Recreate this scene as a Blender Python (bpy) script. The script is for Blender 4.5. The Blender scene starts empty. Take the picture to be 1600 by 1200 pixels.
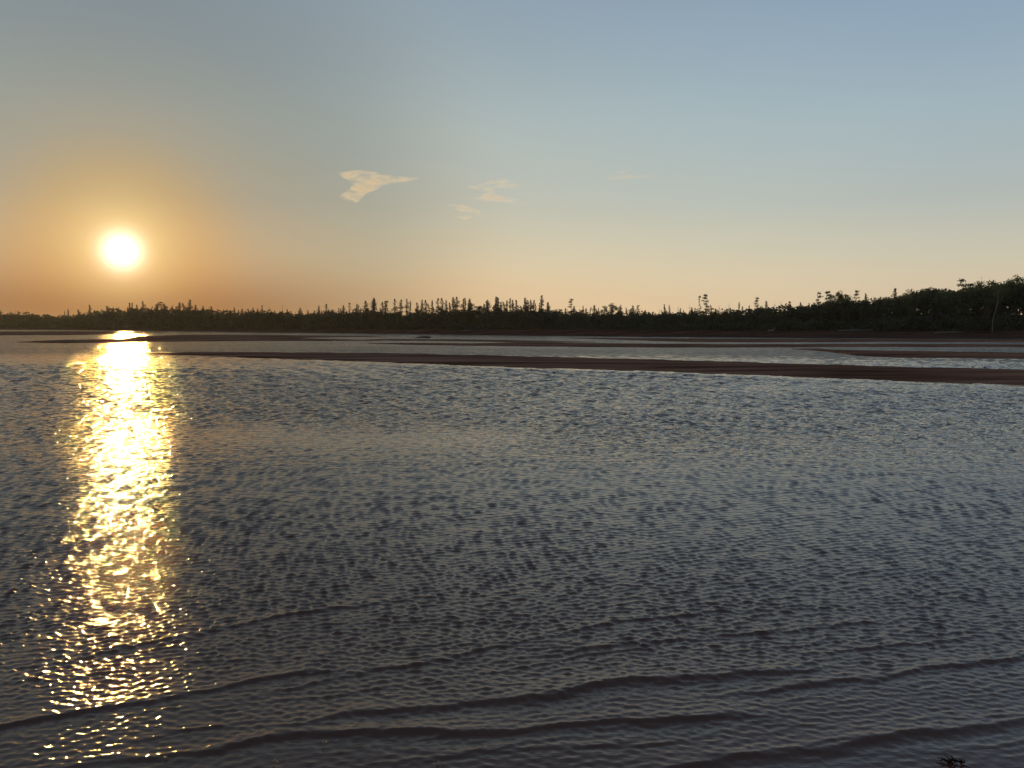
import bpy, bmesh, math, random
import numpy as np
from mathutils import Vector, Matrix

S = bpy.context.scene
COL = S.collection
rnd = random.Random(11)
PI = math.pi
# ------------------------------------------------------------------ camera
CAM_H, FPX, HORIZON = 1.75, 1209.0, 509.0
PITCH = math.atan((600 - HORIZON) / FPX)
cd = bpy.data.cameras.new('camera'); cam = bpy.data.objects.new('camera', cd); COL.objects.link(cam)
cd.sensor_width = 36; cd.lens = 36 * FPX / 1600; cd.clip_start = 0.05; cd.clip_end = 20000
cam.location = (0, 0, CAM_H); cam.rotation_euler = (PI / 2 - PITCH, 0, 0)
S.camera = cam

def ray(px, py):
    v = Vector(((px - 800) / FPX, 1.0, (600 - py) / FPX))
    c, s = math.cos(-PITCH), math.sin(-PITCH)
    return Vector((v.x, v.y * c - v.z * s, v.y * s + v.z * c))
def on_ground(px, py, z=0.0):
    r = ray(px, py); t = (z - CAM_H) / r.z
    return Vector((r.x * t, r.y * t, z))
def at_depth(px, py, Y):
    r = ray(px, py); t = Y / r.y
    return Vector((r.x * t, Y, CAM_H + r.z * t))

SUN = ray(190, 392).normalized()
SUN_ELEV = math.asin(SUN.z); SUN_AZ = math.atan2(SUN.x, SUN.y)
# ------------------------------------------------------------------ sky and sun
W = bpy.data.worlds.new('World'); S.world = W; W.use_nodes = True
nt = W.node_tree; nt.nodes.clear()
def N(tree, typ, **kw):
    n = tree.nodes.new(typ)
    for k, v in kw.items():
        if k.startswith('i_'):
            key = k[2:]
            n.inputs[int(key) if key.isdigit() else key].default_value = v
        else: setattr(n, k, v)
    return n
L = nt.links.new
sky = N(nt, 'ShaderNodeTexSky', sky_type='NISHITA', sun_disc=False, sun_elevation=SUN_ELEV,
        sun_rotation=SUN_AZ, altitude=0, air_density=1.0, dust_density=1.5, ozone_density=1.5)
SKY_GAMMA, SKY_STRENGTH = 0.55, 0.10
gam = N(nt, 'ShaderNodeGamma', i_Gamma=SKY_GAMMA); L(sky.outputs[0], gam.inputs['Color'])
# the band of warm haze low in the sky and the aureole round the sun, both functions of direction only
tc = N(nt, 'ShaderNodeTexCoord')
def math_(tree, op, a, b=None, c=None, clamp=False):
    n = tree.nodes.new('ShaderNodeMath'); n.operation = op; n.use_clamp = clamp
    for i, v in enumerate((a, b, c)):
        if v is None: continue
        if isinstance(v, (int, float)): n.inputs[i].default_value = v
        else: tree.links.new(v, n.inputs[i])
    return n.outputs[0]
dot = N(nt, 'ShaderNodeVectorMath', operation='DOT_PRODUCT'); dot.inputs[1].default_value = SUN
nrm = N(nt, 'ShaderNodeVectorMath', operation='NORMALIZE'); L(tc.outputs['Generated'], nrm.inputs[0])
L(nrm.outputs[0], dot.inputs[0])
ang = math_(nt, 'MULTIPLY', math_(nt, 'ARCCOSINE', math_(nt, 'MINIMUM', dot.outputs['Value'], 0.9999999)), 180 / PI)
sep = N(nt, 'ShaderNodeSeparateXYZ'); L(nrm.outputs[0], sep.inputs[0])
def gauss(a, w, p=2.0):
    return math_(nt, 'EXPONENT', math_(nt, 'MULTIPLY', math_(nt, 'POWER', math_(nt, 'DIVIDE', a, w), p), -1.0))
def vscale(sock, col):
    n = N(nt, 'ShaderNodeVectorMath', operation='SCALE'); n.inputs[0].default_value = col; L(sock, n.inputs['Scale']); return n.outputs[0]
def vscale_(sock, k):
    n = N(nt, 'ShaderNodeVectorMath', operation='SCALE'); L(sock, n.inputs[0]); n.inputs['Scale'].default_value = k; return n.outputs[0]
def vadd(a, b):
    n = N(nt, 'ShaderNodeVectorMath', operation='ADD'); L(a, n.inputs[0]); L(b, n.inputs[1]); return n.outputs[0]
def vmul(a, b):
    n = N(nt, 'ShaderNodeVectorMath', operation='MULTIPLY'); L(a, n.inputs[0])
    if isinstance(b, tuple): n.inputs[1].default_value = b
    else: L(b, n.inputs[1])
    return n.outputs[0]
def ramp(fac, stops, lo, hi):
    r = N(nt, 'ShaderNodeValToRGB'); r.color_ramp.interpolation = 'B_SPLINE'
    f = math_(nt, 'DIVIDE', math_(nt, 'SUBTRACT', fac, lo), hi - lo, clamp=True); L(f, r.inputs[0])
    e = r.color_ramp.elements
    while len(e) < len(stops): e.new(.5)
    for k, (p_, c_) in enumerate(stops): e[k].position = (p_ - lo) / (hi - lo); e[k].color = (*[q * .5 for q in c_], 1)
    return vmul(r.outputs[0], (2., 2., 2.))
elev = math_(nt, 'MULTIPLY', math_(nt, 'ARCSINE', math_(nt, 'MAXIMUM', math_(nt, 'MINIMUM', sep.outputs['Z'], 1.0), -1.0)), 180 / PI)
E = [(-4, (.70, .52, .33)), (0, (.72, .545, .35)), (2.5, (.70, .57, .39)), (5, (.62, .59, .455)), (8.5, (.455, .505, .48)), (13.7, (.378, .488, .540)), (18, (.305, .410, .505)),
     (22.5, (.245, .350, .48)), (34, (.205, .272, .350)), (55, (.160, .205, .270)), (90, (.130, .165, .225))]
Mm = [(0, (1.0, .52, .22)), (5, (1.02, .61, .32)), (8, (.88, .68, .53)), (12, (.83, .70, .57)), (17, (.83, .75, .65)), (22, (1.05, .92, .78)), (27, (1.17, 1.06, .93)), (40, (1.08, 1.04, .98)), (55, (1, 1, 1)), (110, (.82, .86, .95)), (180, (.78, .83, .95))]
fit = vmul(ramp(elev, E, -4, 90), ramp(ang, Mm, 0, 180))
glow = vadd(vscale(gauss(ang, 1.02, 2.0), (1.6, 1.5, 1.45)), vscale(gauss(ang, 2.2, 1.0), (.95, .82, .36)))
low = math_(nt, 'MULTIPLY', gauss(ang, 16.0), gauss(math_(nt, 'MAXIMUM', elev, 0.0), 3.4))   # thicker, redder air low down towards the sun
one = N(nt, 'ShaderNodeVectorMath', operation='SUBTRACT'); one.inputs[0].default_value = (1, 1, 1); L(vscale(low, (.74, .92, .99)), one.inputs[1])
fit = vmul(fit, one.outputs[0])
fit = vadd(fit, glow)
veil = N(nt, 'ShaderNodeTexNoise', i_Scale=2.2, i_Detail=5.0, i_Roughness=.55); L(vmul(nrm.outputs[0], (1., 1., 5.)), veil.inputs['Vector'])   # thin uneven high veil
veilf = math_(nt, 'ADD', math_(nt, 'MULTIPLY', veil.outputs['Fac'], .10), .95)
sc_ = N(nt, 'ShaderNodeVectorMath', operation='SCALE'); L(fit, sc_.inputs[0]); L(veilf, sc_.inputs['Scale'])
fit = vscale_(sc_.outputs[0], 1 / SKY_STRENGTH)
mixn = N(nt, 'ShaderNodeMix', data_type='RGBA', i_0=.96); L(gam.outputs[0], mixn.inputs[6]); L(fit, mixn.inputs[7])
col = mixn.outputs[2]
bg = N(nt, 'ShaderNodeBackground', i_Strength=SKY_STRENGTH); L(col, bg.inputs[0])
wo = N(nt, 'ShaderNodeOutputWorld'); L(bg.outputs[0], wo.inputs['Surface'])

ld = bpy.data.lights.new('sun', 'SUN'); ld.energy = 2.0; ld.angle = math.radians(0.53); ld.color = (1.0, 0.61, 0.16)
sun = bpy.data.objects.new('sun', ld); COL.objects.link(sun)
sun.rotation_euler = SUN.to_track_quat('Z', 'Y').to_euler(); sun.location = (-40, 80, 30)
S.view_settings.view_transform = 'Standard'; S.view_settings.look = 'None'
S.view_settings.exposure = 0.0; S.view_settings.gamma = 1.0
S.render.engine = 'CYCLES'
S.cycles.volume_bounces = 0; S.cycles.max_bounces = 6; S.cycles.transparent_max_bounces = 8
S.cycles.sample_clamp_indirect = 4.0

# ------------------------------------------------------------------ helpers
def tag(o, label=None, cat=None, group=None, kind=None):
    if label: o['label'] = label
    if cat: o['category'] = cat
    if group: o['group'] = group
    if kind: o['kind'] = kind
    return o
def mesh_np(name, v, f, mat, smooth=False):
    """v (n,3) array, f (m,k) array of equal-size faces"""
    v = np.asarray(v, np.float32); f = np.asarray(f, np.int32); k = f.shape[1]
    me = bpy.data.meshes.new(name)
    me.vertices.add(len(v)); me.vertices.foreach_set('co', v.ravel())
    me.loops.add(f.size); me.loops.foreach_set('vertex_index', f.ravel())
    me.polygons.add(len(f)); me.polygons.foreach_set('loop_start', np.arange(0, f.size, k, dtype=np.int32))
    me.update(calc_edges=True); me.validate()
    if smooth: me.polygons.foreach_set('use_smooth', np.ones(len(f), bool))
    me.materials.append(mat); return me
def link(name, me, parent=None):
    o = bpy.data.objects.new(name, me); COL.objects.link(o)
    if parent: o.parent = parent
    return o
def empty(name, loc, rz=0, sc=1):
    o = bpy.data.objects.new(name, None); COL.objects.link(o); o.location = loc; o.rotation_euler = (0, 0, rz)
    o.scale = (sc,) * 3; o.empty_display_size = .3; return o

class Soup:
    """collects triangles / quads as quads; build() links one mesh"""
    def __init__(s): s.v = []; s.f = []
    def quad(s, a, b, c, d):
        n = len(s.v); s.v += [a, b, c, d]; s.f.append((n, n + 1, n + 2, n + 3))
    def card(s, c, r, lx, ly):
        # leaf-sized irregular face with a random attitude
        u = Vector((r.gauss(0, 1), r.gauss(0, 1), r.gauss(0, .6))).normalized()
        w = u.cross(Vector((r.gauss(0, 1), r.gauss(0, 1), r.gauss(0, 1)))).normalized()
        k = r.uniform(.6, 1)
        s.quad(c - u * lx, c - w * ly * k, c + u * lx * r.uniform(.6, 1), c + w * ly)
    def tube(s, pts, rad, n=5):
        base = None
        for i, p in enumerate(pts):
            p = Vector(p)
            d = (Vector(pts[min(i + 1, len(pts) - 1)]) - Vector(pts[max(i - 1, 0)])).normalized()
            a = d.orthogonal().normalized() if abs(d.z) < .9 else Vector((1, 0, 0)); a = (a - d * a.dot(d)).normalized(); b = d.cross(a)
            st = len(s.v)
            for k in range(n):
                t = 2 * PI * k / n; s.v.append(p + (a * math.cos(t) + b * math.sin(t)) * rad[i])
            if base is not None:
                for k in range(n): s.f.append((base + k, base + (k + 1) % n, st + (k + 1) % n, st + k))
            base = st
    def mesh(s, name, mat): return mesh_np(name, np.array([tuple(p) for p in s.v]), np.array(s.f), mat)

def mat_new(name):
    m = bpy.data.materials.new(name); m.use_nodes = True; t = m.node_tree
    return m, t, t.nodes['Principled BSDF'], t.nodes['Material Output']

# ------------------------------------------------------------------ materials
def foliage_mat(name, c1, c2, trans=.35):
    m, t, p, out = mat_new(name)
    oi = N(t, 'ShaderNodeObjectInfo'); ge = N(t, 'ShaderNodeNewGeometry')
    no = N(t, 'ShaderNodeTexNoise', i_Scale=1.3, i_Detail=3.0); co = N(t, 'ShaderNodeTexCoord')
    t.links.new(co.outputs['Object'], no.inputs['Vector'])
    f = math_(t, 'ADD', math_(t, 'MULTIPLY', no.outputs['Fac'], .7), math_(t, 'MULTIPLY', oi.outputs['Random'], .35), clamp=True)
    mx = N(t, 'ShaderNodeMix', data_type='RGBA'); t.links.new(f, mx.inputs[0])
    mx.inputs[6].default_value = (*c1, 1); mx.inputs[7].default_value = (*c2, 1)
    t.links.new(mx.outputs[2], p.inputs['Base Color']); p.inputs['Roughness'].default_value = .75
    tr = N(t, 'ShaderNodeBsdfTranslucent'); t.links.new(mx.outputs[2], tr.inputs[0])
    ms = N(t, 'ShaderNodeMixShader', i_0=trans)
    t.links.new(p.outputs[0], ms.inputs[1]); t.links.new(tr.outputs[0], ms.inputs[2]); t.links.new(ms.outputs[0], out.inputs[0])
    return m
M_needle = foliage_mat('spruce_needles', (.020, .026, .013), (.042, .047, .022), .15)
M_leaf = foliage_mat('green_leaves', (.032, .055, .014), (.072, .100, .027), .35)
M_brush = foliage_mat('brush', (.022, .029, .013), (.050, .056, .024), .25)
def bark_mat(name, c1, c2):
    m, t, p, out = mat_new(name)
    no = N(t, 'ShaderNodeTexNoise', i_Scale=6.0, i_Detail=4.0)
    mx = N(t, 'ShaderNodeMix', data_type='RGBA'); t.links.new(no.outputs['Fac'], mx.inputs[0])
    mx.inputs[6].default_value = (*c1, 1); mx.inputs[7].default_value = (*c2, 1)
    t.links.new(mx.outputs[2], p.inputs['Base Color']); p.inputs['Roughness'].default_value = .9
    return m
M_bark = bark_mat('grey_bark', (.045, .035, .028), (.11, .09, .075))
M_dead = bark_mat('dead_wood', (.06, .055, .05), (.15, .13, .115))
M_birch = bark_mat('pale_bark', (.10, .095, .085), (.20, .185, .165))

# wet red sand
M_sand, t, p, out = mat_new('wet_red_sand')
co = N(t, 'ShaderNodeTexCoord'); mp = N(t, 'ShaderNodeMapping'); mp.inputs['Scale'].default_value = (.12, .55, 1)
t.links.new(co.outputs['Object'], mp.inputs[0])
n1 = N(t, 'ShaderNodeTexNoise', i_Scale=1.0, i_Detail=6.0); t.links.new(mp.outputs[0], n1.inputs['Vector'])
n2 = N(t, 'ShaderNodeTexNoise', i_Scale=14.0, i_Detail=5.0); t.links.new(co.outputs['Object'], n2.inputs['Vector'])
rp = N(t, 'ShaderNodeValToRGB'); rp.color_ramp.elements[0].position = .35; rp.color_ramp.elements[1].position = .68
rp.color_ramp.elements[0].color = (.062, .032, .023, 1); rp.color_ramp.elements[1].color = (.22, .125, .088, 1)
t.links.new(n1.outputs['Fac'], rp.inputs[0])
df = N(t, 'ShaderNodeBsdfDiffuse', i_Roughness=.6); t.links.new(rp.outputs[0], df.inputs['Color']); t.links.new(df.outputs[0], out.inputs['Surface'])
t.nodes.remove(p)
bp = N(t, 'ShaderNodeBump', i_Strength=.8, i_Distance=.03); t.links.new(n2.outputs['Fac'], bp.inputs['Height']); t.links.new(bp.outputs[0], df.inputs['Normal'])

M_beach = M_sand.copy(); M_beach.name = 'dark_beach_silt'
e_ = [n for n in M_beach.node_tree.nodes if n.type == 'VALTORGB'][0].color_ramp.elements
e_[0].color = (.030, .016, .013, 1); e_[1].color = (.080, .042, .032, 1)
# silty water: mirror-smooth, red-brown with suspended silt; ripples too small for the mesh come from bump
M_water, t, p, out = mat_new('silty_water')
p.inputs['Base Color'].default_value = (.064, .026, .015, 1)
p.inputs['Roughness'].default_value = .048; p.inputs['IOR'].default_value = 1.45
co = N(t, 'ShaderNodeTexCoord')
at = N(t, 'ShaderNodeAttribute', attribute_name='ripple')   # 0 calm .. 1 rippled
af = N(t, 'ShaderNodeAttribute', attribute_name='fine')     # share of the ripple band left to bump
def stretched(sx, sy, rot, detail, rough=.5):
    mp = N(t, 'ShaderNodeMapping'); mp.inputs['Scale'].default_value = (sx, sy, 1); mp.inputs['Rotation'].default_value = (0, 0, rot)
    t.links.new(co.outputs['Object'], mp.inputs[0])
    n = N(t, 'ShaderNodeTexNoise', i_Scale=1.0, i_Detail=detail, i_Roughness=rough); t.links.new(mp.outputs[0], n.inputs['Vector']); return n.outputs['Fac']
cap = stretched(22, 62, .1, 3.0, .6)          # capillary ripples everywhere
rip = stretched(5.0, 12., -.08, 2.0)        # 12 cm ripples for the distance
h = math_(t, 'ADD', math_(t, 'MULTIPLY', cap, .0040), math_(t, 'MULTIPLY', math_(t, 'MULTIPLY', rip, .068), af.outputs['Fac']))
h = math_(t, 'MULTIPLY', h, at.outputs['Fac'])
bp = N(t, 'ShaderNodeBump', i_Strength=1.0, i_Distance=1.0); t.links.new(h, bp.inputs['Height']); t.links.new(bp.outputs[0], p.inputs['Normal'])

# ------------------------------------------------------------------ layout of shore and bars (world positions on the flats)
SHORE = [(-900, 513.2), (-400, 513.6), (0, 514.6), (200, 516.2), (400, 519), (600, 521.4), (800, 524), (1000, 526), (1200, 527.8), (1400, 528.6), (1600, 528.8), (1900, 529), (2600, 529.5)]
SH = [on_ground(a, b) for a, b in SHORE]
shx = np.array([p.x / p.y for p in SH]); shd = np.array([p.y for p in SH])   # depth of shoreline against bearing
def shore_depth(b): return np.interp(b, shx, shd)
def noise1(x, seed, n=6, f=1.0):
    r = np.random.RandomState(seed); s = 0 * x
    for k in range(n): s = s + np.sin(x * f * 2 ** k * r.uniform(.8, 1.2) + r.uniform(0, 6.28)) / 1.6 ** k
    return s / 2
# ------------------------------------------------------------------ ground: sea bed, beaches and land in one sheet
ys = np.concatenate([np.arange(-60, 0, 4.), np.arange(0, 8, .4), np.arange(8, 80, 4.), np.arange(80, 420, 2.5), np.geomspace(420, 1500, 16)])
us = np.concatenate([np.linspace(-1.8, -.9, 14)[:-1], np.linspace(-.9, .9, 260), np.linspace(.9, 1.8, 14)[1:]])
Y, U = np.meshgrid(ys, us, indexing='ij'); X = U * (Y * (Y > 0) + 40)
B = X / np.maximum(Y, 30.)
D = Y - shore_depth(B) - noise1(X, 3, 5, .05) * 2.0
Z = np.where(D < 0, np.maximum(D * .06, -.45), np.minimum(D * .055 + .15 * np.clip(D - 8, 0, 2), 1.1) + np.clip(D - 20, 0, 60) * .055)
Z = Z + (np.abs(D) < 60) * (D > 1) * noise1(X * 1.7 + Y, 8, 5, .2) * .05
near = np.clip((2.2 - Y) * .055, -.12, .6)
Z = np.where(Y < 8, np.maximum(Z, near), Z)
# low wooded rise at the far left
Z = Z + (Y < 2000) * np.clip((D - 20) / 60, 0, 1) * 5.0 * np.exp(-((B + .72) / .13) ** 2)
nr, nc = Y.shape
idx = np.arange(nr * nc).reshape(nr, nc)
F = np.stack([idx[:-1, :-1], idx[:-1, 1:], idx[1:, 1:], idx[1:, :-1]], -1).reshape(-1, 4)
g = link('ground', mesh_np('ground', np.stack([X, Y, Z], -1).reshape(-1, 3), F, M_beach, True)); tag(g, kind='structure')
def ground_z(x, y):
    b = x / max(y, 30); d = y - float(shore_depth(b))
    z = min(d * .055 + .15 * min(max(d - 8, 0), 2), 1.1) + min(max(d - 20, 0), 60) * .055 if d > 0 else -.2
    return z + min(max((d - 20) / 60, 0), 1) * 5.0 * math.exp(-((b + .72) / .13) ** 2)

# ------------------------------------------------------------------ sand bars
# (x, far edge y, near edge y) read off the photograph, turned into places on the flats
BARS = [
 [(225, 552.6, 553), (300, 550.8, 555.5), (400, 550.2, 559.5), (600, 551.4, 566), (800, 556, 574), (1000, 561, 579.5), (1200, 566.8, 587), (1400, 572.6, 595), (1600, 577.5, 602.5), (1900, 584, 614), (2300, 590, 630)],
 [(25, 534.6, 535), (100, 531, 536.4), (190, 530, 535), (215, 525.5, 534.5), (300, 522.8, 533.6), (400, 523, 533), (455, 523.6, 532.8), (470, 528.5, 532.8), (570, 531.4, 532.6), (600, 532.2, 532.5)],
 [(430, 523.4, 528.6), (470, 524, 528), (540, 524.8, 526.8), (595, 525.8, 526.2)],
 [(-700, 517, 520), (-200, 518, 525), (0, 518, 524), (100, 517.2, 523.8), (180, 518, 522.4), (240, 519.4, 520.4), (260, 519.8, 520.1)],
 [(570, 530.8, 531.2), (620, 530, 532.4), (700, 530.4, 533), (780, 531.4, 534.4), (840, 532.6, 535.4), (930, 534.4, 535.2)],
 [(575, 536.6, 537), (650, 536, 539.2), (740, 537, 540.4), (800, 535, 541.2), (900, 536, 542), (1000, 537, 543), (1200, 538, 543), (1400, 537.6, 542.2), (1600, 538.6, 542.6), (2000, 540, 544), (2400, 541, 546)],
 [(880, 527.9, 528.1), (975, 528.6, 531.2), (1080, 529, 534.6), (1200, 529.4, 535), (1400, 530.4, 534), (1600, 531, 534.8), (2100, 531.5, 537)],
 [(1236, 545.6, 546), (1270, 544.4, 547.6), (1300, 546.5, 550.5), (1340, 547.4, 556), (1400, 548, 558.8), (1500, 549.5, 559.8), (1600, 551, 560.6), (1900, 553.5, 566), (2300, 557, 572)],
]
bar_funcs = []
for bi, pts in enumerate(BARS):
    far = [on_ground(a, b) for a, b, c in pts]; nea = [on_ground(a, c) for a, b, c in pts]
    tN = 420; tt = np.linspace(0, 1, tN); base = np.linspace(0, 1, len(pts))
    dist = np.cumsum([0] + [math.dist(nea[i], nea[i - 1]) for i in range(1, len(pts))]); dist = dist / dist[-1]
    def ip(P): return np.stack([np.interp(tt, dist, [p.x for p in P]), np.interp(tt, dist, [p.y for p in P])], -1)
    a, b = ip(nea), ip(far)
    k = np.ones(9) / 9
    def sm(q):
        r = q.copy()
        for c in (0, 1): r[4:-4, c] = np.convolve(q[:, c], k, 'valid')
        return r
    a, b = sm(a), sm(b)
    wid = np.linalg.norm(b - a, axis=1)
    wob = noise1(tt * 300, 20 + bi, 5, .3)[:, None] * np.minimum(wid * .035, .35)[:, None] * np.clip(wid, 0, 1)[:, None]
    a = a + wob * np.array([0, 1]); b = b - np.roll(wob, 37, 0) * np.array([0, 1.4])
    c = np.array([-.35, -.08, 0, .04, .12, .25, .4, .55, .7, .85, .94, 1, 1.1, 1.4])
    hmax = np.minimum(.02 + wid * .006, .075)
    if bi == 0: hmax = np.minimum(.02 + wid * .010, .075)
    prof = np.interp(c, [-.35, -.08, 0, .12, .3, .6, .85, 1, 1.1, 1.4], [-2.4, -.6, 0, .45, .75, 1, .8, 0, -.8, -2.4])
    PX = a[:, None, :] * (1 - c[None, :, None]) + b[:, None, :] * c[None, :, None]
    PZ = hmax[:, None] * prof[None, :] + (c[None, :] > .1) * (c[None, :] < .95) * (noise1(PX[..., 0] * 1.3 + PX[..., 1] * 2, 5, 4, .7) * .008)
    V = np.concatenate([PX, PZ[..., None]], -1).reshape(-1, 3)
    n, m = tN, len(c); ix = np.arange(n * m).reshape(n, m)
    Fq = np.stack([ix[:-1, :-1], ix[1:, :-1], ix[1:, 1:], ix[:-1, 1:]], -1).reshape(-1, 4)
    o = link('sand_bar', mesh_np('sand_bar', V, Fq, M_sand, True)); tag(o, kind='structure')
    bar_funcs.append((a, b))

# ------------------------------------------------------------------ water
def build_water():
    # one continuous sheet, finer towards the beach where the ripples are large enough to see
    y = 1.2; ys = []
    while y < 700:
        ys.append(y); y += max(.011, y * .0027 + max(0, y - 30) * .006)
    ys = np.array(ys); nc = 860
    s = np.linspace(-1, 1, nc); s = s + np.sign(s) * np.clip((np.abs(s) - .975) / .025, 0, 1) ** 2 * 1.3
    Y, Sx = np.meshgrid(ys, s, indexing='ij')
    X = Sx * (1.5 + 0.78 * Y)
    dx = np.gradient(X, axis=1); dy = np.gradient(ys)[:, None] + 0 * Y
    sp = np.maximum(dx, dy)
    r = np.random.RandomState(4)
    # patches of wind: rougher and calmer water
    P = 0 * X
    for k in range(9):
        fx, fy = r.uniform(.12, .5), r.uniform(.3, 1.2) * (1 if k < 5 else .3)
        P += np.sin(X * fx + r.uniform(0, 6.28) + 1.2 * np.sin(Y * .21 + k)) * np.sin(Y * fy + r.uniform(0, 6.28) + .8 * np.sin(X * .33 + k))
    P2 = 0 * X
    for k in range(8):
        P2 += np.sin(X * r.uniform(2.5, 8) + 1.5 * np.sin(Y * .9 + k) + r.uniform(0, 6.28)) * np.sin(Y * r.uniform(1.2, 4.5) + 1.5 * np.sin(X * 1.1 + k) + r.uniform(0, 6.28))
    amp = np.clip(.98 + .07 * P + .14 * P2 * np.clip((Y - 8) / 20, 0, 1), .4, 1.6)
    # a slick where the sky lies undisturbed
    def slick(px0, px1, py, w, k):
        nonlocal amp
        a, b = on_ground(px0, py), on_ground(px1, py - 2)
        t = (X - a.x) / (b.x - a.x); yy = a.y + (b.y - a.y) * t + .5 * np.sin(X * .8)
        e = np.clip(np.minimum(t, 1 - t) * 5 + 0.0, 0, 1)
        amp = amp * (1 - k * e * np.exp(-((Y - yy) / w) ** 2))
    slick(180, 900, 682, 1.5, .62); slick(1080, 1500, 606, 1.2, .45)
    # calmer channels beyond the near bar, and the glassy edge along each bar
    amp = amp * (1 - .5 * np.clip((Y - 32) / 35, 0, 1))
    a, b = bar_funcs[0]
    o = np.argsort(a[:, 0]); fy = np.interp(X, a[o, 0], a[o, 1]); inx = (X > a[:, 0].min() - 1)
    d = fy - Y
    amp = amp * np.where(inx & (d > -3), .12 + .88 * np.clip((d - .1) / 1.6, 0, 1) ** .8, 1)
    o = np.argsort(b[:, 0]); fyb = np.interp(X, b[o, 0], b[o, 1]); d2 = Y - fyb
    amp = np.where(inx & (d > -40) & (d2 > -2), amp * 1.0, amp)
    # shallow wash at the beach
    calm = np.clip((Y - 2.7 - .10 * X) / 1.6, 0, 1)
    amp = amp * (.30 + .70 * calm)
    H = 0 * X; HX = 0 * X; HY = 0 * X
    n = 132; tot = .45
    for k in range(n):
        lam = math.exp(r.uniform(math.log(.026), math.log(.45))) if k < 124 else r.uniform(.25, .8)
        th = r.normal(0, .46 if k % 3 else .75) + .07 if k < 124 else r.normal(0.1, .3)
        q = 2 * PI / lam; kx, ky = q * math.sin(th), q * math.cos(th)
        sl = tot / math.sqrt(n / 2) * (1.0 if k < 124 else .35)
        w = np.clip((lam / sp - 2.2) / 1.4, 0, 1) * amp
        pref = .040 + .027 * np.clip((Y - 3.5) / 4, 0, 1) + .008 * np.clip(Y - 10, 0, 30)      # shorter ripples in the shallows
        w = w * (np.exp(-(np.log(lam / pref) / .52) ** 2) * 1.75 + .03 if k < 124 else .4 + 2.1 * np.clip((Y - 15) / 22, 0, 1))
        ph = kx * X + ky * Y + r.uniform(0, 6.28) + .6 * np.sin(X * r.uniform(.3, .9) + Y * r.uniform(.2, .7) + k)
        A = sl / q * w; c_, s_ = np.cos(ph), np.sin(ph)
        H += A * c_; HX -= .95 * A * s_ * kx / q; HY -= .95 * A * s_ * ky / q
    # wavelets running up the beach: (crest line, height in metres)
    crests = [
     ([(-300, 1180), (0, 1133), (140, 1112), (300, 1082), (470, 1052), (600, 1040)], .020),
     ([(60, 1040), (180, 1016), (300, 992), (420, 966), (560, 944), (700, 930)], .017),
     ([(240, 1120), (380, 1092), (480, 1068), (640, 1040), (800, 1006), (960, 972), (1100, 958), (1280, 950)], .014),
     ([(400, 1150), (560, 1112), (700, 1104), (840, 1090), (940, 1068), (1060, 1058), (1200, 1052), (1330, 1040)], .030),
     ([(-200, 1240), (60, 1206), (200, 1188), (330, 1172), (480, 1148), (600, 1140)], .012),
     ([(200, 1200), (320, 1176), (430, 1150), (560, 1142), (700, 1146), (860, 1136), (1000, 1124), (1190, 1118), (1260, 1124)], .026),
     ([(900, 1230), (1060, 1198), (1200, 1180), (1330, 1164), (1440, 1144), (1600, 1128), (1900, 1100)], .026),
     ([(1080, 1090), (1200, 1078), (1330, 1062), (1460, 1044), (1600, 1026), (1900, 1000)], .020),
     ([(1180, 1026), (1300, 1018), (1420, 1008), (1560, 990), (1800, 970)], .010),
     ([(760, 1040), (900, 1016), (1040, 1000), (1180, 990), (1300, 978), (1460, 962)], .013),
     ([(780, 980), (900, 964), (1040, 948), (1160, 940), (1300, 928)], .008),
     ([(-100, 1080), (40, 1064), (160, 1050), (260, 1040)], .009),
     ([(600, 1180), (760, 1172), (900, 1170), (1020, 1160), (1120, 1162)], .007),
    ]
    for k in range(20):     # minor wavelets between the main ones
        x0 = r.uniform(-150, 1400); y0 = r.uniform(1000, 1200); ln = r.uniform(260, 620); sl_ = r.uniform(-.14, -.03)
        crests.append(([(x0 + ln * q, y0 + ln * q * sl_ + 14 * math.sin(q * 3 + k) * (1 - q)) for q in (0, .25, .5, .75, 1)], r.uniform(.0035, .0075)))
    L_ = 0 * X
    for ci, (pts, A) in enumerate(crests):
        W_ = [on_ground(a, b) for a, b in pts]
        xs = np.array([p.x for p in W_]); yy = np.array([p.y for p in W_])
        sl = np.gradient(yy, xs)
        # smooth interpolation of the crest line
        xf = np.linspace(xs[0], xs[-1], 200); yf = np.interp(xf, xs, yy); kk = np.hanning(25); kk /= kk.sum()
        yf[12:-12] = np.convolve(yf, kk, 'valid')
        cy = np.interp(X, xf, yf) + .012 * np.sin(X * 9 + ci) + .006 * np.sin(X * 23 + 2 * ci)
        slope = np.interp(X, xf, np.gradient(yf, xf)); d = (Y - cy) / np.sqrt(1 + slope ** 2)
        u = (X - xs[0]) / (xs[-1] - xs[0]); e = np.clip(u * 5, 0, 1) * np.clip((1 - u) * 5, 0, 1); e = e * e * (3 - 2 * e)
        e = e * (.8 + .2 * np.sin(X * 5 + ci * 2)) * ((u > 0) & (u < 1))
        wf, wb = A * .80, A * 3.6
        pr = np.where(d < 0, np.exp(-np.abs(d / wf) ** 1.5), np.exp(-np.abs(d / wb) ** 1.05))
        tr = -.28 * np.exp(-((d + wf * 3.2) / (wf * 2.2)) ** 2)
        L_ += .60 * A * e * (pr + tr)
    V = np.stack([X + HX, Y + HY, H + L_ + .0], -1).reshape(-1, 3)
    nr = len(ys); ix = np.arange(nr * nc).reshape(nr, nc)
    Fq = np.stack([ix[:-1, :-1], ix[:-1, 1:], ix[1:, 1:], ix[1:, :-1]], -1).reshape(-1, 4)
    me = mesh_np('water', V, Fq, M_water, True)
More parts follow.
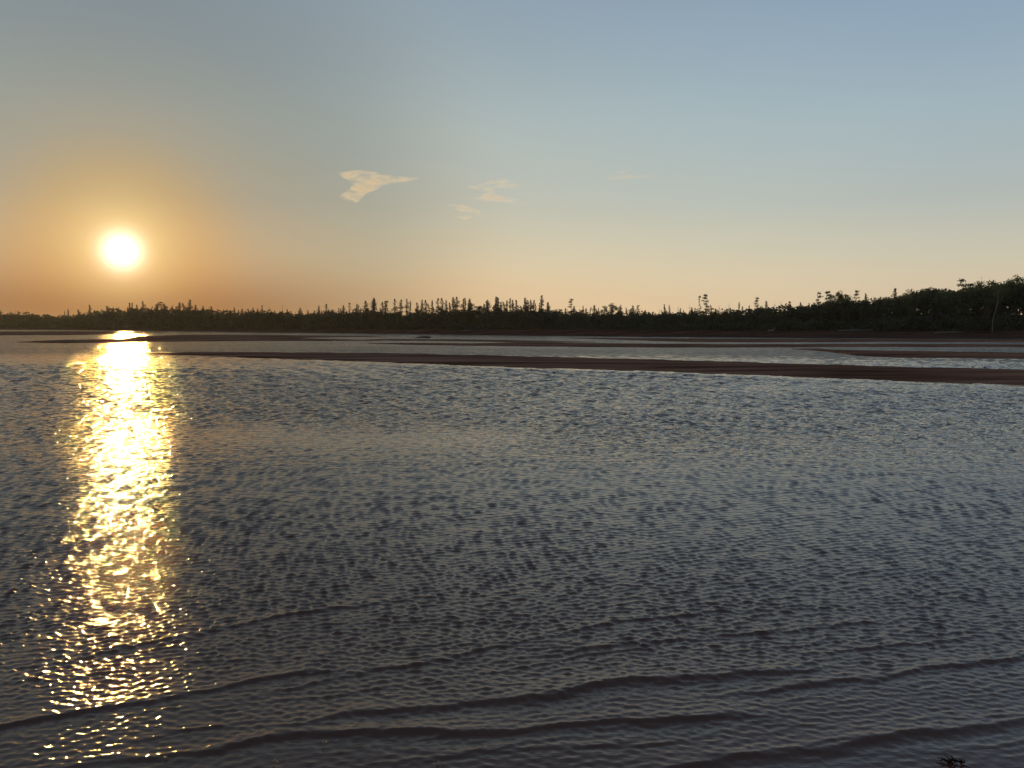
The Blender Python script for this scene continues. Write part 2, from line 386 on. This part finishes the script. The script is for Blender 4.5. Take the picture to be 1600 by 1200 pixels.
    a1 = me.attributes.new('ripple', 'FLOAT', 'POINT'); a1.data.foreach_set('value', amp.ravel().astype(np.float32))
    fine = 1 - np.clip((.080 / sp - 2.2) / 1.4, 0, 1)
    a2 = me.attributes.new('fine', 'FLOAT', 'POINT'); a2.data.foreach_set('value', fine.ravel().astype(np.float32))
    print('water quads', len(Fq))
    o = link('water', me); tag(o, kind='structure')
build_water()

# ------------------------------------------------------------------ clouds: small fair-weather wisps three kilometres off
M_cloud, t, p, out = mat_new('cloud_vapour'); t.nodes.remove(p)
co = N(t, 'ShaderNodeTexCoord'); mp = N(t, 'ShaderNodeMapping'); mp.inputs['Scale'].default_value = (.012, .02, .050); mp.inputs['Rotation'].default_value = (0, .22, 0)
t.links.new(co.outputs['Object'], mp.inputs[0])
no = N(t, 'ShaderNodeTexNoise', i_Scale=1.0, i_Detail=7.0, i_Roughness=.68); t.links.new(mp.outputs[0], no.inputs['Vector'])
den = math_(t, 'MULTIPLY', math_(t, 'MAXIMUM', math_(t, 'SUBTRACT', no.outputs['Fac'], .43), 0.0), .085)
oi = N(t, 'ShaderNodeObjectInfo')
den = math_(t, 'MULTIPLY', den, oi.outputs['Alpha'])
vs = N(t, 'ShaderNodeVolumeScatter', i_Anisotropy=.5); vs.inputs['Color'].default_value = (1, .98, .95, 1)
t.links.new(den, vs.inputs['Density']); t.links.new(vs.outputs[0], out.inputs['Volume'])
def cloud(strands, label, dens=1.0):
    Yd = 3000.0; bm = bmesh.new()
    for st in strands:
        P = [(at_depth(a, b, Yd), r * Yd / FPX) for a, b, r in st]
        for i in range(len(P) - 1):
            (p0, r0), (p1, r1) = P[i], P[i + 1]
            k = max(2, int((p1 - p0).length / (.4 * min(r0, r1) + 4)))
            for j in range(k + 1):
                u = j / k; c = p0.lerp(p1, u); r = r0 + (r1 - r0) * u
                m = Matrix.Translation(c + Vector((0, rnd.uniform(-.4, .4) * r, 0))) @ Matrix.Diagonal((r * 1.45, r * 1.8, r * 1.1, 1))
                bmesh.ops.create_icosphere(bm, subdivisions=2, radius=1, matrix=m)
    me = bpy.data.meshes.new('cloud'); c0 = sum((v.co for v in bm.verts), Vector()) / len(bm.verts)
    for v in bm.verts: v.co -= c0
    bm.to_mesh(me); bm.free(); me.materials.append(M_cloud)
    o = link('cloud', me); o.location = c0; o.color = (1, 1, 1, dens)
    md = o.modifiers.new('union', 'REMESH'); md.mode = 'VOXEL'; md.voxel_size = 3.0
    tag(o, label, 'cloud', 'small clouds in the evening sky')
cloud([[(533, 272, 3), (556, 277, 10), (580, 280, 11), (605, 281, 7), (630, 280, 4), (652, 279, 1.6)], [(580, 286, 10), (560, 297, 9), (548, 305, 7), (530, 309, 2)], [(560, 303, 7), (556, 312, 4)]],
      'largest cloud, cream and arrowhead shaped with a thin tail pointing right', 1.0)
cloud([[(733, 292, 2), (750, 293, 4), (770, 288, 6), (790, 287, 6), (816, 291, 2)], [(766, 290, 6), (764, 302, 6), (755, 311, 4)], [(742, 312, 3), (768, 308, 5), (795, 312, 4.5), (826, 319, 1.6)]],
      'forked pale cloud shaped like a letter Z, right of the arrowhead cloud', .9)
cloud([[(702, 321, 2), (722, 325, 5), (746, 331, 3.5)]], 'short smooth cream cloud just under the forked cloud, the upper of two scraps', 1.0)
cloud([[(717, 337, 3.5), (728, 339, 4), (737, 338, 2)], [(748, 337, 2), (758, 337, 2)]], 'tiniest cream cloud scrap, lowest in the sky under the forked cloud', .8)
cloud([[(953, 278, 2.5), (968, 270, 3), (985, 264, 2)], [(955, 277, 3), (985, 276, 3.5), (1022, 275, 2)]], 'very faint V shaped wisp, farthest right of the clouds', .9)

# ------------------------------------------------------------------ trees
def trunk_mesh(r, h, rad, mat, lean=.03, n=6, twigs=0, z0=.2):
    s = Soup(); lx, ly = r.gauss(0, lean), r.gauss(0, lean)
    pts = [Vector((lx * h * (i / n) ** 1.3 + r.gauss(0, .012) * h * (i > 0), ly * h * (i / n) + r.gauss(0, .006) * h, h * i / n)) for i in range(n + 1)]
    pts[0] = Vector((0, 0, -.3))
    s.tube(pts, [rad * (1 - .9 * i / n) for i in range(n + 1)], 5)
    def axis(z):
        f = max(0, min(.999, z / h)) * n; i = int(f); return pts[i].lerp(pts[i + 1], f - i)
    for k in range(twigs):
        z = h * r.uniform(z0, .97); a = r.uniform(0, 2 * PI); p0 = axis(z)
        ln = r.uniform(.25, .8) * (1.25 - z / h); p1 = p0 + Vector((math.cos(a) * ln, math.sin(a) * ln, r.uniform(-.25, .25) * ln))
        s.tube([p0, p0.lerp(p1, .5) + Vector((0, 0, -.03)), p1], [.022, .014, .006], 3)
    return s, axis
def conifer(seed, h=8., w=1.0, bare=.1, fill=1., tuft=0., gaps=0., lean=.03, taper=.8):
    r = random.Random(seed); s, axis = trunk_mesh(r, h, .10, M_bark, lean, twigs=int(24 * (.4 + gaps)))
    c = Soup(); z = bare * h; side = r.uniform(0, 2 * PI)
    gp = [r.uniform(0, 6.28) for _ in range(3)]
    while z < h - .1:
        u = (z - bare * h) / (h * (1 - bare))
        rad = w * min(1, ((1 - u) * (3.2 - 2 * taper)) ** .75) * (.62 + .38 * math.sin(z * 3.1 + gp[0]) * math.sin(z * 1.3 + gp[1])) + .07
        if u < .12: rad *= .5 + 4 * u
        for k in range(6):
            hole = math.sin(z * 2.2 + gp[1] + k) + math.sin(z * 4.7 + gp[2] - 2 * k)
            if hole < -2 + gaps * 2.4 or r.random() > fill: continue
            a = k * PI / 3 + r.uniform(-.5, .5) + z * 2; ln = rad * r.uniform(.45, 1.15) * (1 + .3 * math.cos(a - side))
            p0 = axis(z); nn = max(2, int(ln / .13))
            for j in range(nn):
                q = ((j + .6) / nn) ** .8
                p = p0 + Vector((math.cos(a) * ln * q, math.sin(a) * ln * q, -.30 * ln * q + .16 * ln * q * q + r.gauss(0, .04)))
                c.card(p + Vector((r.gauss(0, .06), r.gauss(0, .06), 0)), r, .17, .085)
                if r.random() < .5: c.card(p + Vector((r.gauss(0, .09), r.gauss(0, .09), -.08)), r, .15, .08)
        z += r.uniform(.13, .21)
    if tuft:
        for k in range(int(150 * tuft)):
            v = Vector((r.gauss(0, 1), r.gauss(0, 1), r.gauss(0, .8))); v = v.normalized() * r.random() ** .5
            c.card(axis(h - .35 * tuft) + Vector((v.x * .42, v.y * .42, v.z * .40)) * tuft, r, .11, .07)
    for k in range(5): c.card(axis(h) + Vector((0, 0, -.06 * k)), r, .05, .04)
    return dict(trunk=s.mesh('trunk', M_bark), crown=c.mesh('crown', M_needle), h=h)
def layered(seed, h=8., w=1.5, nl=9, z0=.3):
    r = random.Random(seed); s, axis = trunk_mesh(r, h, .12, M_bark, .04, twigs=10); c = Soup()
    for i in range(nl):
        z = h * (z0 + (1 - z0) * i / (nl - .6)); 
        for b in range(r.choice((2, 3, 3))):
            a = r.uniform(0, 2 * PI); ln = w * r.uniform(.4, 1.1) * (1.45 - 1.3 * i / nl); p0 = axis(min(z, h * .99)); p1 = p0 + Vector((math.cos(a) * ln, math.sin(a) * ln, .15 * ln))
            s.tube([p0, p1], [.035, .012], 3)
            for k in range(26):
                q = r.uniform(.15, 1.1); c.card(p0.lerp(p1, q) + Vector((r.gauss(0, .2), r.gauss(0, .2), r.gauss(0, .13))), r, .15, .10)
    for k in range(12): c.card(axis(h * .99) + Vector((r.gauss(0, .12), r.gauss(0, .12), r.gauss(-.2, .16))), r, .12, .08)
    return dict(trunk=s.mesh('trunk', M_bark), crown=c.mesh('crown', M_needle), h=h)
def leafy(seed, h=8., w=2.2, clumps=22, dens=65, z0=.35, bark=None, flat=.8):
    r = random.Random(seed); s, axis = trunk_mesh(r, h * .8, .15, bark or M_bark, .05); c = Soup()
    for i in range(clumps):
        v = Vector((r.gauss(0, 1), r.gauss(0, 1), r.gauss(.25, 1))).normalized() * r.uniform(.45, 1) ** .6
        hc, hr = h * (z0 + 1) / 2, h * (1 - z0) / 2 - .45; ax = axis(h * .6)
        cc = Vector((ax.x + v.x * w * r.uniform(.75, 1.1), ax.y + v.y * w, hc + v.z * hr * r.uniform(.8, 1.0)))
        p0 = axis(h * r.uniform(.3, .7)); s.tube([p0, p0.lerp(cc, .55) + Vector((0, 0, .15)), cc], [.06, .035, .012], 4)
        cr = r.uniform(.45, .85) * w / 2.2
        for k in range(dens):
            v = Vector((r.gauss(0, 1), r.gauss(0, 1), r.gauss(0, 1))).normalized() * (r.random() ** .45) * cr
            c.card(cc + Vector((v.x, v.y, v.z * flat)), r, .13, .085)
    return dict(trunk=s.mesh('trunk', bark or M_bark), crown=c.mesh('crown', M_leaf), h=h)
def dead(seed, h=8., up=.7, nb=16, w=1.0):
    r = random.Random(seed); s, axis = trunk_mesh(r, h, .08, M_dead, .05); b = Soup()
    for i in range(nb):
        z = h * r.uniform(.35, .96); a = r.uniform(0, 2 * PI); ln = w * r.uniform(.4, 1.1) * (1.3 - z / h)
        p0 = axis(z); p1 = p0 + Vector((math.cos(a) * ln, math.sin(a) * ln, up * ln))
        b.tube([p0, p0.lerp(p1, .5) + Vector((0, 0, -.06)), p1], [.028, .020, .008], 3)
        for j in range(5):
            q = p0.lerp(p1, r.uniform(.3, 1)); l2 = ln * .45
            b.tube([q, q + Vector((r.gauss(0, .5) * l2, r.gauss(0, .5) * l2, r.uniform(.1, .9) * l2))], [.014, .006], 3)
    return dict(trunk=s.mesh('trunk', M_dead), branches=b.mesh('branches', M_dead), h=h)
KIND = {
 's': [conifer(100 + i, w=2.2, bare=.06, gaps=.40, fill=.95, taper=.95) for i in range(5)],
 'n': [conifer(120 + i, w=1.4, bare=.08, gaps=.5, fill=.9, taper=.9) for i in range(4)],
 'r': [conifer(140 + i, w=2.1, bare=.15, gaps=.62, fill=.9, tuft=.5, taper=.8) for i in range(5)],
 'p': [conifer(160 + i, w=1.1, bare=.45, gaps=.8, fill=.5, tuft=.85) for i in range(3)],
 'k': [layered(180 + i) for i in range(4)],
 'l': [leafy(200 + i) for i in range(5)],
 'o': [leafy(220 + i, w=1.7, clumps=9, dens=50, z0=.5) for i in range(3)],
 'd': [dead(240 + i) for i in range(5)],
}
WORD = {'s': ('spruce_tree', 'full dark spruce'), 'n': ('spruce_tree', 'slim spruce'), 'r': ('spruce_tree', 'ragged gappy spruce'),
        'p': ('spruce_tree', 'ball topped bare spruce'), 'k': ('pine_tree', 'open tiered conifer'),
        'l': ('leafy_tree', 'round leafy tree'), 'o': ('leafy_tree', 'small sparse leafy tree'), 'd': ('dead_tree', 'leafless dead tree')}
SKY = """0s482 13d482 20d484 28n485 41n490 54o490 69d488 79l491 96s493 103n492 112s494 123s483 140s476 148o485 153o484 163o484 170s478 174n481 182o481 187s480 191o482
198s480 202r473 206r473 215s476 226r471 233o479 242s474 246n472 252k472 258s474 263o476 268n477 275k479 280s472 288n473 294r468 303s476 308n482 317n478 324s483 332s478 345l484 354n483 366s480 373n484 379s482 388n482 395n480
402s482 409r477 420d478 430s485 440d473 448n486 463r480 472s485 481n484 490s484 497n477 510r475 515s483 521n484 533s482 537s477 547p473 556r475 559r477 571r470 581s465 585r467 598r472
602r470 607p470 616r467 624r468 637r467 641n470 654r473 661s468 666r469 671n474 676s469 684r466 692r466 697r469 703s472 710s464 717r464 724n466 727n465 734s466 741l471 750l476 759s474 764s468 774s463 778r465 782n471 788n471 792n469 797r466
802n468 807r469 813s478 820s465 825n468 829s468 832s468 841s476 848s461 857s472 866o482 875n483 884s481 893k467 899s478 905o481 911n477 915s481 922n480 929s476 935n481 943o481 954l471 970n476 980n480 986n482 997k477
1002d480 1012o484 1022o485 1029d481 1040s475 1047n476 1058d476 1063s481 1070n484 1079d475 1088s481 1096p462 1104k460 1112n477 1119s482 1128d476 1133d478 1138d474 1143s481 1148o481 1155n472 1160n478 1170s477 1181k465 1187d461 1197s470
1204o478 1210d470 1220d469 1228o474 1236k471 1244o476 1252n472 1258o476 1265s473 1280k457 1291k455 1307l453 1317l450 1329o462 1337k454 1345o463 1355n458 1364o464 1375d459 1385l460 1399s450
1409l458 1420l454 1433l444 1448l446 1465l445 1480l443 1493o446 1506k437 1515l441 1524k443 1534d432 1541o432 1548l430 1560l429 1571l427 1580l425 1591l425 1604l430 1622l428 1645l432 1670s430 1700l434 -18s480 -40s483 -65l484"""
import re
def zone(px):
    for lim, w in ((60, 'on the low rise at the far left edge'), (150, 'on the shore left of the setting sun'), (232, 'right under the setting sun'), (310, 'in the clump just right of the sun'),
                   (400, 'on low skyline between sun and spires'), (500, 'left of the arrowhead cloud'), (592, 'beneath the arrowhead cloud'), (648, 'in the broken row right of arrowhead cloud'),
                   (740, 'in the dense tall stand at mid shore'), (835, 'in the stand beneath the forked cloud'), (940, 'just right of the dense stands'), (1030, 'beneath the faint wisp'),
                   (1092, 'left of the lone tall pair at centre right'), (1110, 'in the lone tall pair at centre right'), (1200, 'right of the lone tall pair'), (1270, 'where the far wood starts to climb'),
                   (1345, 'by the two loose crowns'), (1410, 'just before the high right wood'), (1500, 'on the high right wood shoulder'), (1590, 'atop the high right wood')):
        if px < lim: return w
    return 'at the right edge of the far wood'
MASS = [(-300, 486), (0, 489), (60, 493), (110, 497), (130, 492), (200, 484), (300, 485), (400, 489), (480, 491), (560, 488), (640, 490), (700, 487), (800, 487), (900, 488), (1000, 490), (1060, 490), (1140, 487), (1200, 481), (1260, 479),
        (1300, 472), (1360, 470), (1410, 465), (1440, 455), (1500, 455), (1540, 449), (1600, 443), (1900, 444)]
def mass_y(px): return float(np.interp(px, [a for a, b in MASS], [b for a, b in MASS]))
def place(kind, base, ht, label, group, variant=None, rz=None, tilt=0.):
    v = KIND[kind]; src = v[variant if variant is not None else rnd.randrange(len(v))]
    nm, _ = WORD[kind]; cat = {'spruce_tree': 'spruce', 'pine_tree': 'conifer', 'leafy_tree': 'tree', 'dead_tree': 'dead tree'}[nm]
    r = empty(nm, base, rz if rz is not None else rnd.uniform(0, 6.28), 1); sc = ht / src['h']; wd = rnd.uniform(.8, 1.25)
    r.scale = (sc * wd, sc * wd, sc); r.rotation_euler.y = tilt
    for part in ('trunk', 'crown', 'branches'):
        if part in src:
            q = link(part, src[part], r)
            if part == 'branches': tag(q, kind='stuff')
    tag(r, label, cat, group); return r
sky_trees = []
for m in re.finditer(r'(-?\d+)([a-z])(\d+)', SKY):
    sky_trees.append((int(m[1]), m[2], int(m[3])))
for lo, hi, n, ya, yb in ((505, 600, 9, 478, 485), (640, 860, 26, 470, 483), (860, 1180, 16, 477, 486), (60, 330, 12, 478, 487), (330, 500, 8, 482, 487)):
    for i in range(n):      # shorter neighbours between the spires
        q = int(lo + (hi - lo) * (i + rnd.random()) / n)
        if all(abs(q - a[0]) > 1 for a in sky_trees): sky_trees.append((q, rnd.choice('ssnrs'), rnd.randint(ya, yb)))
sky_trees.sort()
ORD = ['leftmost', 'second', 'third', 'fourth', 'fifth', 'sixth', 'seventh', 'eighth', 'ninth', 'tenth', 'eleventh', 'twelfth', 'thirteenth', 'fourteenth', 'fifteenth', 'sixteenth', 'seventeenth', 'eighteenth', 'nineteenth', 'twentieth', 'twenty first', 'twenty second', 'twenty third', 'twenty fourth']
cnt = {}; tot = {}
for px, k, ty in sky_trees: tot[(zone(px), k)] = tot.get((zone(px), k), 0) + 1
for px, k, ty in sky_trees:
    z = zone(px); i = cnt.get((z, k), 0); cnt[(z, k)] = i + 1; n = tot[(z, k)]
    w = WORD[k][1]
    if n == 1: lab = f'{w} {z}, the only one'
    elif i == 0: lab = f'{w} {z}, leftmost'
    elif i == n - 1: lab = f'{w} {z}, rightmost'
    else: lab = f'{w} {z}, {ORD[i]} from left'
    b = (px - 800) / FPX; Yd = float(shore_depth(b)) + rnd.uniform(17, 27)
    top = at_depth(px, ty, Yd); gz = ground_z(top.x, Yd) 
    place(k, (top.x, Yd, gz - .1), top.z - gz + .1, lab, 'trees along the far shore', tilt=rnd.gauss(0, .02) + (.22 if px in (463, 1375) else 0))
# trees that stand inside the dark mass, filling it
for i in range(110):
    px = -60 + 1720 * (i + rnd.random()) / 110; b = (px - 800) / FPX
    Yd = float(shore_depth(b)) + rnd.uniform(14, 22); ty = mass_y(px) + rnd.uniform(-1, 7)
    k = rnd.choice('sslo') if px < 850 else rnd.choice('slllo')
    top = at_depth(px, ty, Yd); gz = ground_z(top.x, Yd)
    conif = k in 'sn'
    place(k, (top.x, Yd, gz - .1), max(1.8, top.z - gz + .1), 'shaded spruce below the skyline ' + zone(px) if conif else 'shaded leafy tree below the skyline ' + zone(px),
          ('shaded spruces ' if conif else 'shaded leafy trees ') + zone(px))
# the pale leaning birch at the right
bt = empty('birch_tree', (0, 0, 0)); Yd = float(shore_depth(.63)) + 11; p0, p1 = at_depth(1551, 503, Yd), at_depth(1560, 462, Yd)
bt.location = (p0.x, Yd, ground_z(p0.x, Yd)); base = Vector(bt.location)
s = Soup(); s.tube([Vector((0, 0, -.2)), p0 - base + Vector((0, 0, .3)), p0.lerp(p1, .55) - base + Vector((.08, 0, 0)), p1 - base], [.07, .065, .055, .03], 6)
s.tube([p0.lerp(p1, .5) - base, p1 - base + Vector((.9, .2, .1))], [.04, .015], 4)
link('trunk', s.mesh('trunk', M_birch), bt)
c = Soup()
for k in range(260):
    c.card(p1 - base + Vector((rnd.gauss(.2, .6), rnd.gauss(0, .5), abs(rnd.gauss(.3, .6)))), rnd, .12, .08)
link('crown', c.mesh('crown', M_leaf), bt); tag(bt, 'leaning birch with a pale crooked trunk in front of the high right wood', 'birch')

# ------------------------------------------------------------------ undergrowth along the edge of the wood (uncountable)
def undergrowth():
    r = np.random.RandomState(9); px = np.concatenate([r.uniform(-420, 1980, 6600), r.uniform(1240, 1960, 1700)]); b = (px - 800) / FPX
    D = shore_depth(b) + r.uniform(12, 34, len(px)); X = b * D
    topy = np.array([mass_y(a) for a in px]) + np.abs(r.normal(0, 5, len(px)))
    topz = CAM_H + (HORIZON - topy) / FPX * D
    gz = np.array([ground_z(x, y) for x, y in zip(X, D)])
    zc = gz + (topz - gz) * np.where(r.rand(len(px)) < .6, 1 - r.rand(len(px)) ** 1.7, r.rand(len(px))); front = (D - shore_depth(b)) < 15
    zc = np.where(front, gz + (topz - gz) * r.uniform(0, .35, len(px)), zc)
    n = 30; C = np.repeat(np.stack([X, D, zc], -1), n, 0); v = r.normal(0, 1, C.shape); v /= np.linalg.norm(v, axis=1)[:, None]
    rad = np.repeat(r.uniform(.5, 1.3, len(px)) * np.clip(D / 150, .8, 2.4), n)
    P = C + v * (rad * r.rand(len(C)) ** .4)[:, None] * np.array([1, 1, .75])
    u = r.normal(0, 1, C.shape); u /= np.linalg.norm(u, axis=1)[:, None]; w = np.cross(u, r.normal(0, 1, C.shape)); w /= np.linalg.norm(w, axis=1)[:, None]
    sz = r.uniform(.14, .32, len(C))[:, None] * np.repeat(np.clip(D / 160, .9, 2.0), n)[:, None]
    V = np.stack([P - u * sz, P - w * sz * .6, P + u * sz, P + w * sz * .6], 1).reshape(-1, 3)
    F = np.arange(len(V)).reshape(-1, 4)
    o = link('undergrowth', mesh_np('undergrowth', V, F, M_brush)); tag(o, 'dense dark brush and saplings filling the edge of the far wood', 'undergrowth', kind='stuff')
undergrowth()

# ------------------------------------------------------------------ small things
M_rock, t, p, out = mat_new('dark_rock'); p.inputs['Base Color'].default_value = (.04, .03, .025, 1); p.inputs['Roughness'].default_value = .8
no = N(t, 'ShaderNodeTexNoise', i_Scale=9.0, i_Detail=6.0); bp = N(t, 'ShaderNodeBump', i_Distance=.05); t.links.new(no.outputs['Fac'], bp.inputs['Height']); t.links.new(bp.outputs[0], p.inputs['Normal'])
def rock(loc, sx, sy, sz, label, seed, cat='rock', name='rock'):
    r = random.Random(seed); bm = bmesh.new(); bmesh.ops.create_icosphere(bm, subdivisions=3, radius=1)
    k = [Vector((r.gauss(0, 1), r.gauss(0, 1), r.gauss(0, 1))) * 2 for _ in range(4)]
    for v in bm.verts:
        d = 1 + .13 * sum(math.sin(v.co.dot(q) * 1.3 + i) for i, q in enumerate(k)); v.co = Vector((v.co.x * sx * d, v.co.y * sy * d, v.co.z * sz * d))
    me = bpy.data.meshes.new(name); bm.to_mesh(me); bm.free(); me.materials.append(M_rock)
    o = link(name, me); o.location = loc; tag(o, label, cat); return o
q = on_ground(661, 528.2); rock(q + Vector((0, 0, .05)), 1.0, .7, .20, 'low dark rock awash in the far channel below the forked cloud', 1)
q = on_ground(652, 528.4); rock(q, .6, .4, .10, 'small flat rock touching the left end of the low dark rock', 2)
q = on_ground(1547, 576.2); rock(q + Vector((0, .35, .03)), .08, .06, .03, 'lone dark stone on the back edge of the near sand bar at right', 3)
# drift logs on the far beach
def logthing(px, py, Ladd, ln, rad, rz, label, seed, mat=M_dead):
    r = random.Random(seed); b = (px - 800) / FPX; Yd = float(shore_depth(b)) + Ladd; x = b * Yd
    o = empty('drift_log', (x, Yd, ground_z(x, Yd) + rad * .7), rz); s = Soup()
    s.tube([Vector((-ln / 2, 0, 0)), Vector((-ln / 2 + .01, 0, 0)), Vector((0, r.uniform(-.1, .1), .05)), Vector((ln / 2, 0, .12)), Vector((ln / 2 + .01, 0, .12))], [.01, rad, rad * .85, rad * .6, .01], 7)
    link('stem', s.mesh('stem', mat), o); s = Soup()
    for k in range(5):
        q = Vector((r.uniform(-.2, .45) * ln, 0, .05)); s.tube([q, q + Vector((r.uniform(.1, .5), r.uniform(-.4, .4), r.uniform(.2, .7)))], [rad * .3, .01], 4)
    tag(link('branch_stubs', s.mesh('branch_stubs', mat), o), kind='stuff'); tag(o, label, 'log')
logthing(732, 516, 9, 3.4, .13, .05, 'dark driftwood log lying on the beach under the dense tall stand', 1, M_bark)
logthing(1204, 517, 10, 1.1, .14, .3, 'short pale log end lying on the beach where the wood starts to climb', 2, M_birch)
logthing(1480, 510, 9, 4.5, .11, .15, 'long grey fallen log at the foot of the high right wood', 3)
logthing(1335, 505, 11, 5.0, .12, -.25, 'grey toppled tree stem with stubs below the two loose crowns', 4)

# weed and painted bubble glints in the wash
M_weed, t, p, out = mat_new('wet_weed'); df = N(t, 'ShaderNodeBsdfDiffuse'); df.inputs['Color'].default_value = (.022, .015, .009, 1); t.links.new(df.outputs[0], out.inputs['Surface']); t.nodes.remove(p)
M_glint, t, p, out = mat_new('painted_glint'); p.inputs['Base Color'].default_value = (.38, .28, .14, 1); p.inputs['Roughness'].default_value = .2  # pale colour standing in for the glint on floating bubbles
def weed(px, py, n, rad, label, mat, name, cat, seed, th=.004, up=.02):
    r = random.Random(seed); q = on_ground(px, py); s = Soup()
    for k in range(n):
        a = r.uniform(0, 6.28); p0 = Vector((r.gauss(0, rad * .35), r.gauss(0, rad * .3), .004)); ln = rad * r.uniform(.5, 1.2)
        s.tube([p0, p0 + Vector((math.cos(a) * ln * .5, math.sin(a) * ln * .5, r.uniform(.3, 1) * up)), p0 + Vector((math.cos(a + .5) * ln, math.sin(a + .5) * ln, .003))], [th, th * 1.2, th * .4], 4)
    me = s.mesh(name, mat); o = link(name, me); o.location = q + Vector((0, 0, .004)); tag(o, label, cat)
weed(1492, 1192, 16, .045, 'dark tangle of wet seaweed in the wash at the lower right corner', M_weed, 'seaweed', 'seaweed', 1, .0025, .004)
weed(506, 1163, 4, .016, 'tiny painted bubble glint just below the small wavelet, right of the sun glitter', M_glint, 'bubble_glint', 'debris', 2, .0016, .012)
weed(431, 1194, 5, .020, 'painted bubble glint at the bottom edge, largest of the floating bits', M_glint, 'bubble_glint', 'debris', 3, .002, .014)
weed(258, 1187, 3, .014, 'faint painted bubble glint floating in line with the sun glitter', M_glint, 'bubble_glint', 'debris', 4, .0016, .012)
weed(681, 1195, 3, .014, 'rightmost pale painted bubble glint at the bottom edge', M_glint, 'bubble_glint', 'debris', 5, .0013, .010)

# ------------------------------------------------------------------ haze over the estuary
HAZE = 0.00009
if HAZE:
    M_haze, t, p, out = mat_new('haze'); t.nodes.remove(p)
    pv = N(t, 'ShaderNodeVolumePrincipled', i_Density=HAZE, i_Anisotropy=.5); pv.inputs['Color'].default_value = (1, .97, .93, 1)
    t.links.new(pv.outputs[0], out.inputs['Volume'])
    bm = bmesh.new(); bmesh.ops.create_cube(bm, size=1)
    x0, x1, y0, y1, z0, z1 = -2900, 2900, -120, 1560, -1.6, 24
    for v in bm.verts: v.co = Vector((x0 if v.co.x < 0 else x1, y0 if v.co.y < 0 else y1, z0 if v.co.z < 0 else z1))
    me = bpy.data.meshes.new('haze'); bm.to_mesh(me); bm.free(); me.materials.append(M_haze)
    o = link('haze', me); tag(o, 'thin warm evening haze lying over the estuary', 'haze', kind='stuff')
